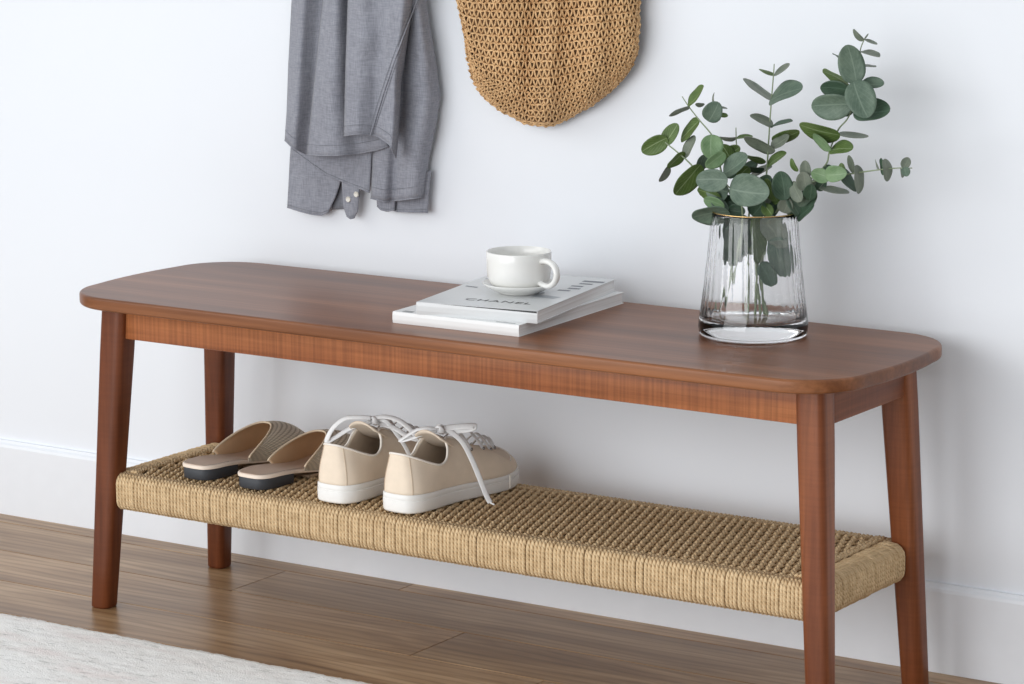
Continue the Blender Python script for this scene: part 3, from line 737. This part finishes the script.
# ------------------------------------------------------------------ crocheted bag
def bag():
    m, nt, b = newmat('straw_yarn'); n = noise_n(nt, coords(nt, (1, 1, 1)), 160, 3); n2 = noise_n(nt, coords(nt, (1, 1, 1)), 22, 2)
    c = ramp(nt, [(.3, (.56, .325, .145)), (.7, (.80, .53, .275))], n)
    nt.links.new(mixc(nt, .6, c, ramp(nt, [(.3, (.86, .84, .80)), (.7, (1.1, 1.1, 1.1))], n2), 'MULTIPLY'), b.inputs['Base Color']); b.inputs['Roughness'].default_value = .75
    bump(nt, b, noise_n(nt, coords(nt, (1, 1, 1)), 900, 2), .5, .001)
    Lp = [(452, -140), (455, -60), (457, 0), (461.5, 21.5), (467, 54), (472, 76), (478, 89), (486, 100), (497, 109), (511, 117), (523, 123), (533, 126), (545, 126.5)]
    Rp = [(645, -140), (643, -60), (640, 0), (640, 21.5), (638, 50), (632, 65), (622.6, 79.5), (612, 90), (599, 101), (585, 110), (569, 118.5), (557, 125), (545, 126.5)]
    Ls = spline([(x, y, 0) for x, y in Lp], 8); Rs = spline([(x, y, 0) for x, y in Rp], 8)
    ring = Ls+Rs[::-1][1:]
    def outd(x, y): return min(math.hypot(q.x-x, q.y-y) for q in ring[::2])
    # bottom outline as function of x
    bot = sorted([(q.x, q.y) for q in ring if q.y > 0 or True], key=lambda q: q[0])
    def yb(x):
        best = None
        for P in (Ls, Rs):
            for a, c_ in zip(P, P[1:]):
                lo, hi = min(a.x, c_.x), max(a.x, c_.x)
                if lo <= x <= hi and hi-lo > 1e-6:
                    y = a.y+(c_.y-a.y)*(x-a.x)/(c_.x-a.x); best = y if best is None else max(best, y)
        return best if best is not None else -140
    def Y(x, y, dep=.050):
        d = min(1, outd(x, y)/46); q = math.sqrt(max(0, 1-(1-d)**2))
        xr = 553-.06*y
        f = 1.35*(.008*math.exp(-((x-xr)/8)**2)-.011*math.exp(-((x-xr+17)/11)**2)-.006*math.exp(-((x-xr-24)/13)**2)+.004*math.exp(-((x-xr-44)/13)**2)+.003*math.exp(-((x-495)/16)**2)-.004*math.exp(-((x-612)/9)**2))
        return .3865-dep*q-f*q*(1 if y > -60 else 1)
    w = MB(); cx = 546
    rows = 0; y = -132.0; lines = []
    yc = 126
    while y < 125: lines.append(y); y += 8.4 if y < 80 else 6.0
    def rowpt(x, y0):
        lam = (y0+140)/266; b_ = yb(x); k = lam**5
        flat = y0+(x-546)*-.045*(1 if y0 > 20 else .7)
        return min(flat*(1-k)+(y0-(yc-b_)*.97)*k, b_-.8)
    segs = []
    for y0 in lines:
        pts = []
        for k in range(190):
            x = 452.5+k*1.01
            if x > 644: break
            yy = rowpt(x, y0)
            # inside?
            if yy < yb(x)-.4 and any(1 for _ in (0,)):
                xl = min((q for q in Ls), key=lambda q: abs(q.y-yy)).x; xr = min((q for q in Rs), key=lambda q: abs(q.y-yy)).x
                if xl+.6 < x < xr-.6: pts.append((x, yy))
        if len(pts) > 6: segs.append(pts)
    rnd_ = random.Random(3)
    def P3(x, y, lift=0): p = at(x, y, Y(x, y)-lift); return p
    for si, pts in enumerate(segs):
        R = resample([(x, y, 0) for x, y in pts], max(4, int(sum(math.hypot(a[0]-b_[0], a[1]-b_[1]) for a, b_ in zip(pts, pts[1:]))/2.3)))
        # horizontal rope
        w.tube([P3(q.x, q.y+.6*math.sin(i*1.6+si), .0006+.0007*math.sin(i*2.2)) for i, q in enumerate(R)], .00125, 5)
        if si+1 >= len(segs): continue
        nxt = segs[si+1]
        step = 5.3; A = resample([(x, y, 0) for x, y in pts], max(4, int(sum(math.hypot(a[0]-b_[0], a[1]-b_[1]) for a, b_ in zip(pts, pts[1:]))/step)))
        nx0, nx1 = nxt[0][0], nxt[-1][0]
        for i in range(len(A)-1):
            q = A[i].lerp(A[i+1], .5 if si % 2 else .2); q2 = A[i+1]
            if q.x < nx0 or q2.x > nx1: 
                if not (nx0-6 < q.x < nx1+6): continue
            jx = rnd_.uniform(-.7, .7)
            yn = rowpt(q.x, lines[si+1] if si+1 < len(lines) else lines[-1]); hgt = max(2.4, min(9.5, yn-q.y))*rnd_.uniform(.88, 1.08)
            bx, by = q.x+jx, min(q.y+hgt, yb(q.x)-.6)
            for sg in (-1, 1):
                w.tube([P3(bx, by, .0012), P3(bx+sg*1.5, by-hgt*.45, .0030+rnd_.uniform(0, .0008)), P3(bx+sg*2.35, by-hgt*.9, .0018), P3(bx+sg*.6, by-hgt*1.12, .0006)], .00135*rnd_.uniform(.9, 1.15), 5)
    # rim of the outline
    for dd, ph in ((1.0, 0), (3.0, 1.2)):
        q = []
        for i, p in enumerate(resample(ring, 230)):
            c_ = Vector((546, min(p.y, 70), 0)); v = (c_-p).normalized(); pp = p+v*(dd+.9*math.sin(i*2.3+ph)+.5*math.sin(i*.7)); q.append(at(pp.x, pp.y, Y(pp.x, pp.y)-.0016*math.sin(i*1.9+ph)))
        w.tube(q, .0018, 6)
    o = w.build('crocheted_bag', m, None, angle=None)
    tag(o, 'large light brown crocheted straw bag hanging on the white wall, right of the shirt', 'bag')
    # inner shell seen through the holes, coloured darker to paint the shade inside
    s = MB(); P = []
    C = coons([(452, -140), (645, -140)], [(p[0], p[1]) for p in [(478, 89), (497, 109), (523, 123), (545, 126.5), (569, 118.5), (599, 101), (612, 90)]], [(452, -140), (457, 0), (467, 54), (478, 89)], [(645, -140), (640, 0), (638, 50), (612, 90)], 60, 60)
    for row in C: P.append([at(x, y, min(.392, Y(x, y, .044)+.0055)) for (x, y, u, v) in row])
    s.grid(P); so = s.build('bag_shaded_inside', plain('yarn_inside_shade', (.17, .085, .035), .9, .15, 200), o, angle=None)
    so['label'] = 'inside of the bag seen through the stitches, shade painted into its colour'
bag()

# ------------------------------------------------------------------ vase and eucalyptus
VC = (.9615, .2370, H)
def vase():
    g, nt, b = newmat('clear_glass'); b.inputs['Base Color'].default_value = (1, 1, 1, 1); b.inputs['Transmission Weight'].default_value = 1; b.inputs['Roughness'].default_value = .0; b.inputs['IOR'].default_value = 1.45
    def rib(a, z): k = max(0, min(1, (z-.026)/.02, (.152-z)/.01)); return .0100*k*math.sin(a*38+z*30+1.2*math.sin(a*5))*(.75+.25*math.sin(z*190+a*3))
    e = empty('vase', VC, 'clear ribbed glass vase with a thick base standing at the right end of the bench', 'vase')
    outer = [(0, .0007), (.045, .0007), (.060, .0007), (.0640, .0007), (.0668, .0009), (.0682, .0020), (.0692, .005), (.0697, .011), (.0695, .018), (.0688, .024), (.0678, .030), (.0660, .040), (.0640, .055), (.0622, .070), (.0605, .085), (.0590, .100), (.0575, .115), (.0562, .130), (.0551, .145), (.0545, .155), (.0543, .1572), (.0536, .1580), (.0528, .1574)]
    inner = [(.0526, .150), (.0534, .140), (.0550, .120), (.0568, .100), (.0590, .080), (.0610, .060), (.0632, .042), (.0645, .032), (.0640, .026), (.061, .0215), (.050, .0200), (0, .0200)]
    w = MB(); w.lathe(outer+inner, VC, 180, rib); gb = w.build('glass_body', g, e, angle=70)
    bm = bmesh.new(); bm.from_mesh(gb.data); bmesh.ops.remove_doubles(bm, verts=bm.verts, dist=1e-6); bmesh.ops.recalc_face_normals(bm, faces=bm.faces)
    vol = bm.calc_volume(signed=True)
    if vol < 0: bmesh.ops.reverse_faces(bm, faces=bm.faces)
    bm.to_mesh(gb.data); bm.free()
    gold, nt, b = newmat('gold_rim'); b.inputs['Base Color'].default_value = (.80, .55, .25, 1); b.inputs['Metallic'].default_value = 1; b.inputs['Roughness'].default_value = .25
    w = MB(); w.tube([(VC[0]+.0536*math.cos(2*PI*k/96), VC[1]+.0536*math.sin(2*PI*k/96), H+.1583) for k in range(96)], .0008, 8, closed=True); w.build('rim', gold, e, angle=None)['label'] = 'thin golden rim'
vase()
def m_leaf(name, a, b_, vein, rough=.5):
    m, nt, b = newmat(name); n = noise_n(nt, coords(nt, (1, 1, 1)), 55, 5, .7); uv = coords(nt, (1, 1, 1), 'UV')
    sp = N(nt, 'ShaderNodeSeparateXYZ'); nt.links.new(uv, sp.inputs[0])
    v1 = N(nt, 'ShaderNodeMath', operation='SUBTRACT'); nt.links.new(sp.outputs[1], v1.inputs[0]); v1.inputs[1].default_value = .5
    v2 = N(nt, 'ShaderNodeMath', operation='ABSOLUTE'); nt.links.new(v1.outputs[0], v2.inputs[0])
    # side veins: bands in u skewed by |v|
    k1 = N(nt, 'ShaderNodeMath', operation='MULTIPLY_ADD'); nt.links.new(v2.outputs[0], k1.inputs[0]); k1.inputs[1].default_value = -.9; nt.links.new(sp.outputs[0], k1.inputs[2])
    k2 = N(nt, 'ShaderNodeMath', operation='MULTIPLY'); nt.links.new(k1.outputs[0], k2.inputs[0]); k2.inputs[1].default_value = 55
    k3 = N(nt, 'ShaderNodeMath', operation='SINE'); nt.links.new(k2.outputs[0], k3.inputs[0])
    sv = ramp(nt, [(.90, (0, 0, 0)), (1.0, (.35, .35, .35))], k3.outputs[0])
    mid = ramp(nt, [(0, (.75, .75, .75)), (.020, (.4, .4, .4)), (.035, (0, 0, 0))], v2.outputs[0])
    c = ramp(nt, [(.32, a), (.68, b_)], n)
    c = mixc(nt, sv, c, vein); c = mixc(nt, mid, c, vein)
    nt.links.new(c, b.inputs['Base Color']); b.inputs['Roughness'].default_value = rough; b.inputs['Specular IOR Level'].default_value = .35
    return m
LM = {'b': m_leaf('leaf_blue_green', (.062, .102, .072), (.138, .190, .138), (.19, .25, .19)),
      'd': m_leaf('leaf_deep_green', (.026, .056, .032), (.062, .108, .066), (.10, .16, .11)),
      'g': m_leaf('leaf_underside', (.055, .098, .020), (.110, .175, .045), (.30, .38, .20)),
      'l': m_leaf('leaf_young_green', (.115, .200, .090), (.200, .300, .155), (.27, .36, .22)),
      'm': m_leaf('leaf_dusty_olive', (.105, .130, .095), (.190, .215, .165), (.24, .26, .20))}
M_STEM = plain('eucalyptus_stem', (.23, .28, .17), .6, .1, 100)
LR = random.Random(11)
def leaf(parent, bx, by, tx, ty, wpx, kind, Y, dY=None, sgn=1):
    """a leaf from its stalk (bx,by) to its tip; turned about its axis so that it shows wpx wide"""
    if dY is None: dY = LR.uniform(-.012, .012)
    P0 = at(bx, by, Y); P1 = at(tx, ty, Y+dY); ax = P1-P0; ln = ax.length; a = ax.normalized()
    vd = (CAM-P0).normalized(); s0 = a.cross(vd).normalized(); n0 = s0.cross(a).normalized()
    wpx = wpx/((FPX)/((P0-CAM).dot(_f)))
    tw = max(wpx, ln*.66); ph = math.acos(min(1, wpx/tw))*sgn
    s = s0*math.cos(ph)+n0*math.sin(ph); nrm = s.cross(a)*(1 if s.cross(a).dot(n0) > 0 else -1)
    nu, nv = 16, 8; P = []
    cup = LR.uniform(.06, .16)*tw; curl = LR.uniform(-.10, .08)*ln; wav = LR.uniform(-1, 1)*.025*tw
    for i in range(nu+1):
        t = .5-.5*math.cos(PI*i/nu); x_ = abs(2*t**.93-1); hw = tw/2*(max(0.0, 1-x_**2.15))**.52*(1-.10*t)
        if i == 0: hw = tw*.05
        if i == nu: hw = tw*.04
        row = []
        for j in range(nv+1):
            q = j/nv*2-1; row.append(P0+a*(ln*t)+s*(hw*q)+nrm*(cup*q*q*(hw*2/tw)**2+curl*math.sin(PI*t)*.8+wav*math.sin(t*9+q*3)*q*q))
        P.append(row)
    w = MB(); w.grid(P)
    st = [P0-a*.0015, P0+a*(ln*.06)]
    w.build('leaf', LM[kind], parent, angle=None, solid=.00045, off=0)
    return w
def A(x, y): return (630+x/3.531, 20+y/3.531)
def B6(x, y): return (640+x/4.557, 80+y/4.557)
def V4(x, y): return (680+x/4.027, 190+y/4.027)
def sprig(label, stem, leaves, r0=.0017):
    """stem: list of (px, py, Y)"""
    base = at(*stem[0]); e = empty('eucalyptus_sprig', base, label, 'plant', 0, None)
    pts = spline([at(*p) for p in stem], 8); n = len(pts)
    w = MB(); w.tube(pts, [r0*(1-.62*i/(n-1)) for i in range(n)], 8); w.build('stem', M_STEM, e, angle=None)
    for lf in leaves:
        f, bx, by, tx, ty, wd, k = lf[:7]; Y = lf[7]; dY = lf[8] if len(lf) > 8 else None; sg = lf[9] if len(lf) > 9 else 1
        sc = {A: 3.531, B6: 4.557, V4: 4.027}[f]; p = f(bx, by); q = f(tx, ty); leaf(e, *p, *q, wd/sc, k, Y, dY, sg)
    return e
# tall sprig on the right, with the big leaves near the top
sprig('tall eucalyptus sprig in the vase, topmost, with a cluster of large leaves near its tip',
      [(765, 318, .262), (760, 270, .262), (770, 222, .262), (*A(560, 640), .262), (*A(640, 560), .265), (*A(692, 510), .266), (*A(705, 462), .268), (*A(735, 388), .270), (*A(775, 335), .272), (*A(798, 225), .275), (*A(812, 112), .276), (*A(830, 62), .276)],
      [(A, 826, 72, 788, 33, 20, 'm', .276), (A, 830, 68, 873, 86, 12, 'm', .276), (A, 828, 68, 842, 48, 5, 'm', .276), (A, 812, 112, 879, 131, 20, 'm', .276), (A, 750, 132, 720, 120, 9, 'd', .280), (A, 812, 160, 866, 166, 8, 'm', .280),
       (A, 797, 224, 766, 88, 100, 'b', .262, -.006), (A, 792, 216, 842, 344, 112, 'b', .254, -.010), (A, 815, 224, 897, 226, 44, 'b', .270), (A, 776, 234, 680, 182, 40, 'g', .276, .01),
       (A, 782, 300, 641, 306, 98, 'b', .262, -.004), (A, 775, 250, 672, 240, 66, 'd', .275), (A, 790, 322, 918, 318, 84, 'd', .266, -.004), (A, 790, 300, 752, 338, 34, 'd', .275),
       (A, 742, 408, 598, 370, 60, 'g', .264, -.012), (A, 735, 400, 842, 411, 22, 'm', .270), (A, 708, 462, 648, 402, 32, 'l', .262, -.01), (A, 708, 458, 787, 454, 50, 'g', .264, -.01),
       (A, 690, 512, 720, 540, 30, 'd', .268)])
sprig('eucalyptus sprig standing upright in the middle of the vase with small paired leaves',
      [(755, 320, .256), (757, 275, .257), (757, 222, .262), (*A(470, 640), .270), (*A(482, 545), .274), (*A(490, 420), .277), (*A(498, 300), .279), (*A(507, 190), .280), (*A(509, 155), .280)],
      [(A, 506, 188, 458, 177, 15, 'g', .280), (A, 510, 190, 563, 159, 22, 'm', .279), (A, 497, 284, 404, 206, 30, 'm', .277, .01, -1), (A, 494, 284, 609, 240, 62, 'b', .276, -.012), (A, 505, 378, 424, 336, 32, 'm', .275, -.01, -1), (A, 498, 378, 573, 358, 12, 'd', .278),
       (A, 512, 462, 402, 416, 40, 'm', .272, -.01), (A, 498, 448, 562, 408, 38, 'm', .270), (A, 502, 425, 598, 392, 44, 'g', .277, .01, -1), (A, 478, 497, 413, 485, 24, 'g', .272), (A, 485, 516, 552, 470, 30, 'g', .274), (A, 474, 526, 398, 515, 20, 'd', .276)])
sprig('short thin eucalyptus sprig behind the big front leaves, left of the upright middle one',
      [(747, 318, .266), (748, 270, .270), (748, 225, .276), (*A(425, 620), .280), (*A(385, 520), .284), (*A(376, 440), .286), (*A(374, 380), .287)],
      [(A, 376, 416, 316, 413, 15, 'm', .287), (A, 376, 418, 434, 411, 14, 'g', .286), (A, 360, 505, 322, 440, 62, 'g', .284), (A, 400, 540, 450, 500, 40, 'd', .286), (A, 420, 555, 500, 520, 26, 'm', .287), (A, 350, 470, 388, 448, 44, 'g', .288)])
sprig('eucalyptus sprig reaching up at the left with a round leaf near its tip',
      [(720, 310, .250), (732, 275, .250), (740, 222, .250), (*A(330, 560), .246), (*A(300, 440), .246), (*A(288, 405), .248), (*A(242, 350), .250), (*A(207, 305), .251), (*A(184, 270), .251)],
      [(A, 205, 300, 260, 234, 30, 'g', .252), (A, 210, 305, 139, 340, 17, 'm', .250), (A, 246, 356, 180, 425, 40, 'g', .250, .008, -1), (A, 275, 357, 312, 290, 74, 'b', .240, -.004), (A, 318, 335, 346, 338, 18, 'g', .248), (A, 262, 300, 231, 296, 16, 'm', .246), (A, 318, 310, 343, 311, 8, 'm', .246), (A, 296, 292, 298, 256, 5, 'm', .246),
       (A, 290, 405, 289, 492, 84, 'l', .236, -.006), (A, 335, 470, 268, 520, 52, 'l', .232, -.008), (A, 330, 540, 415, 480, 66, 'b', .234, -.006), (A, 262, 475, 246, 535, 44, 'b', .245)])
sprig('eucalyptus sprig bending out at the far left with dark green leaves',
      [(716, 314, .246), (735, 270, .244), (737, 225, .242), (*A(300, 610), .240), (*A(215, 510), .238), (*A(165, 465), .238), (*A(120, 428), .240), (*A(104, 405), .240)],
      [(A, 132, 418, 42, 466, 68, 'g', .240, -.010), (A, 118, 440, 168, 366, 54, 'g', .240, .010), (A, 192, 466, 134, 522, 34, 'g', .238, -.006), (A, 137, 516, 104, 571, 26, 'm', .236, -.004), (A, 190, 486, 229, 408, 34, 'm', .242), (A, 250, 512, 160, 617, 74, 'g', .232, -.008)])
sprig('low front eucalyptus sprig with the largest round blue-green leaves hanging over the rim',
      [(724, 300, .238), (736, 268, .232), (742, 225, .226), (*A(390, 640), .218), (*A(345, 585), .214), (*A(300, 540), .214)],
      [(A, 345, 568, 233, 566, 86, 'b', .208, -.004), (A, 352, 592, 492, 612, 122, 'b', .212, -.006), (A, 346, 610, 268, 600, 80, 'b', .222), (A, 330, 645, 238, 600, 50, 'g', .228), (B6, 405, 600, 238, 628, 92, 'b', .206, -.004), (B6, 385, 580, 290, 545, 60, 'l', .214), (B6, 400, 590, 480, 600, 60, 'd', .222), (B6, 330, 540, 400, 600, 60, 'b', .216)])
sprig('eucalyptus sprig reaching low to the far right with round leaf pairs along a thin stem',
      [(768, 322, .262), (762, 275, .258), (770, 225, .252), (*A(560, 625), .246), (*A(640, 575), .240), (*A(740, 550), .238), (*A(800, 540), .238), (*A(870, 530), .238), (*A(940, 523), .238), (*A(996, 523), .238)],
      [(A, 964, 523, 984, 486, 36, 'm', .236), (A, 970, 520, 978, 552, 34, 'b', .236), (A, 958, 525, 961, 557, 12, 'm', .240), (A, 900, 490, 908, 570, 34, 'm', .236, -.003), (A, 888, 488, 892, 548, 16, 'd', .240, .004, -1), (A, 880, 527, 866, 494, 6, 'm', .242),
       (A, 800, 512, 806, 614, 36, 'm', .236, -.003), (A, 786, 540, 774, 478, 24, 'm', .240), (A, 742, 520, 796, 606, 40, 'd', .236, -.006), (A, 755, 560, 745, 505, 30, 'g', .240),
       (A, 690, 545, 766, 540, 62, 'l', .226, -.004), (A, 705, 560, 640, 538, 54, 'l', .228), (A, 672, 592, 772, 612, 24, 'm', .236), (A, 622, 560, 618, 496, 42, 'm', .226), (A, 618, 602, 610, 536, 60, 'm', .222, -.004), (A, 605, 640, 572, 572, 46, 'm', .220), (A, 632, 636, 640, 580, 52, 'd', .228), (A, 592, 535, 569, 489, 20, 'g', .240),
       (A, 545, 636, 530, 534, 80, 'd', .226, -.004), (A, 520, 640, 480, 560, 40, 'g', .240), (A, 660, 600, 690, 565, 40, 'd', .238)])
sprig('bushy lower eucalyptus sprig filling the mouth of the vase and hanging inside the glass',
      [(761, 321, .258), (758, 292, .254), (756, 262, .250), (757, 232, .246), (754, 214, .244), (*A(455, 640), .238)],
      [(A, 480, 700, 520, 620, 60, 'd', .244), (A, 560, 690, 610, 620, 66, 'd', .240), (A, 540, 680, 560, 630, 60, 'm', .236), (A, 430, 690, 470, 640, 70, 'd', .242), (A, 390, 700, 350, 640, 60, 'd', .240), (A, 590, 700, 650, 650, 44, 'd', .246), (A, 500, 690, 470, 650, 44, 'g', .232),
       (A, 440, 600, 500, 560, 50, 'd', .250), (A, 350, 560, 360, 500, 52, 'd', .252), (A, 420, 520, 380, 560, 44, 'g', .254), (A, 560, 620, 600, 690, 50, 'b', .236), (A, 640, 590, 600, 660, 50, 'b', .232), (A, 470, 650, 500, 585, 46, 'm', .242), (A, 300, 560, 250, 620, 46, 'd', .250), (A, 360, 620, 330, 690, 52, 'd', .236), (A, 640, 600, 690, 560, 40, 'm', .246), (V4, 240, 95, 180, 200, 84, 'd', .228, .004), (A, 455, 660, 400, 610, 60, 'd', .246), (A, 500, 640, 545, 600, 50, 'g', .246), (A, 520, 600, 470, 560, 40, 'd', .254), (A, 590, 640, 545, 610, 50, 'd', .246), (A, 380, 650, 300, 640, 60, 'd', .242), (A, 610, 660, 660, 610, 50, 'd', .244), (V4, 255, 100, 195, 236, 88, 'b', .224, .004, 1), (V4, 260, 150, 200, 305, 110, 'd', .236, .006), (V4, 300, 110, 315, 296, 62, 'g', .232, .006), (V4, 340, 110, 430, 230, 100, 'm', .240), (V4, 380, 190, 430, 350, 110, 'b', .240, .004), (V4, 330, 290, 375, 388, 74, 'd', .244), (V4, 270, 120, 290, 260, 40, 'g', .252)])

# ------------------------------------------------------------------ light and view
def lights():
    w = bpy.data.worlds.new('room_light'); SC.world = w; w.use_nodes = True
    w.node_tree.nodes['Background'].inputs[0].default_value = (.90, .95, 1.0, 1); w.node_tree.nodes['Background'].inputs[1].default_value = .64
    l = bpy.data.lights.new('window_daylight', 'SUN'); l.energy = .60; l.angle = math.radians(30); l.color = (1, .985, .96)
    o = bpy.data.objects.new('window_daylight', l); COL.objects.link(o)
    o.rotation_euler = Vector((-.70, -.62, .42)).to_track_quat('Z', 'Y').to_euler()
def fill_light():
    l = bpy.data.lights.new('front_fill', 'AREA'); l.shape = 'RECTANGLE'; l.size = 4.6; l.size_y = 2.4; l.energy = 150; l.color = (.96, .98, 1)  # added unseen soft fill from the front, brightens the wall under the bench
    o = bpy.data.objects.new('front_fill', l); COL.objects.link(o); o.location = (-.1, -4.5, 1.15)
    o.rotation_euler = (Vector(o.location)-Vector((.6, .3, .35))).to_track_quat('Z', 'Y').to_euler()
lights(); fill_light()
SC.view_settings.view_transform = 'Standard'; SC.view_settings.look = 'None'; SC.view_settings.gamma = 1; SC.view_settings.exposure = -.06; SC.view_settings.use_curve_mapping = False
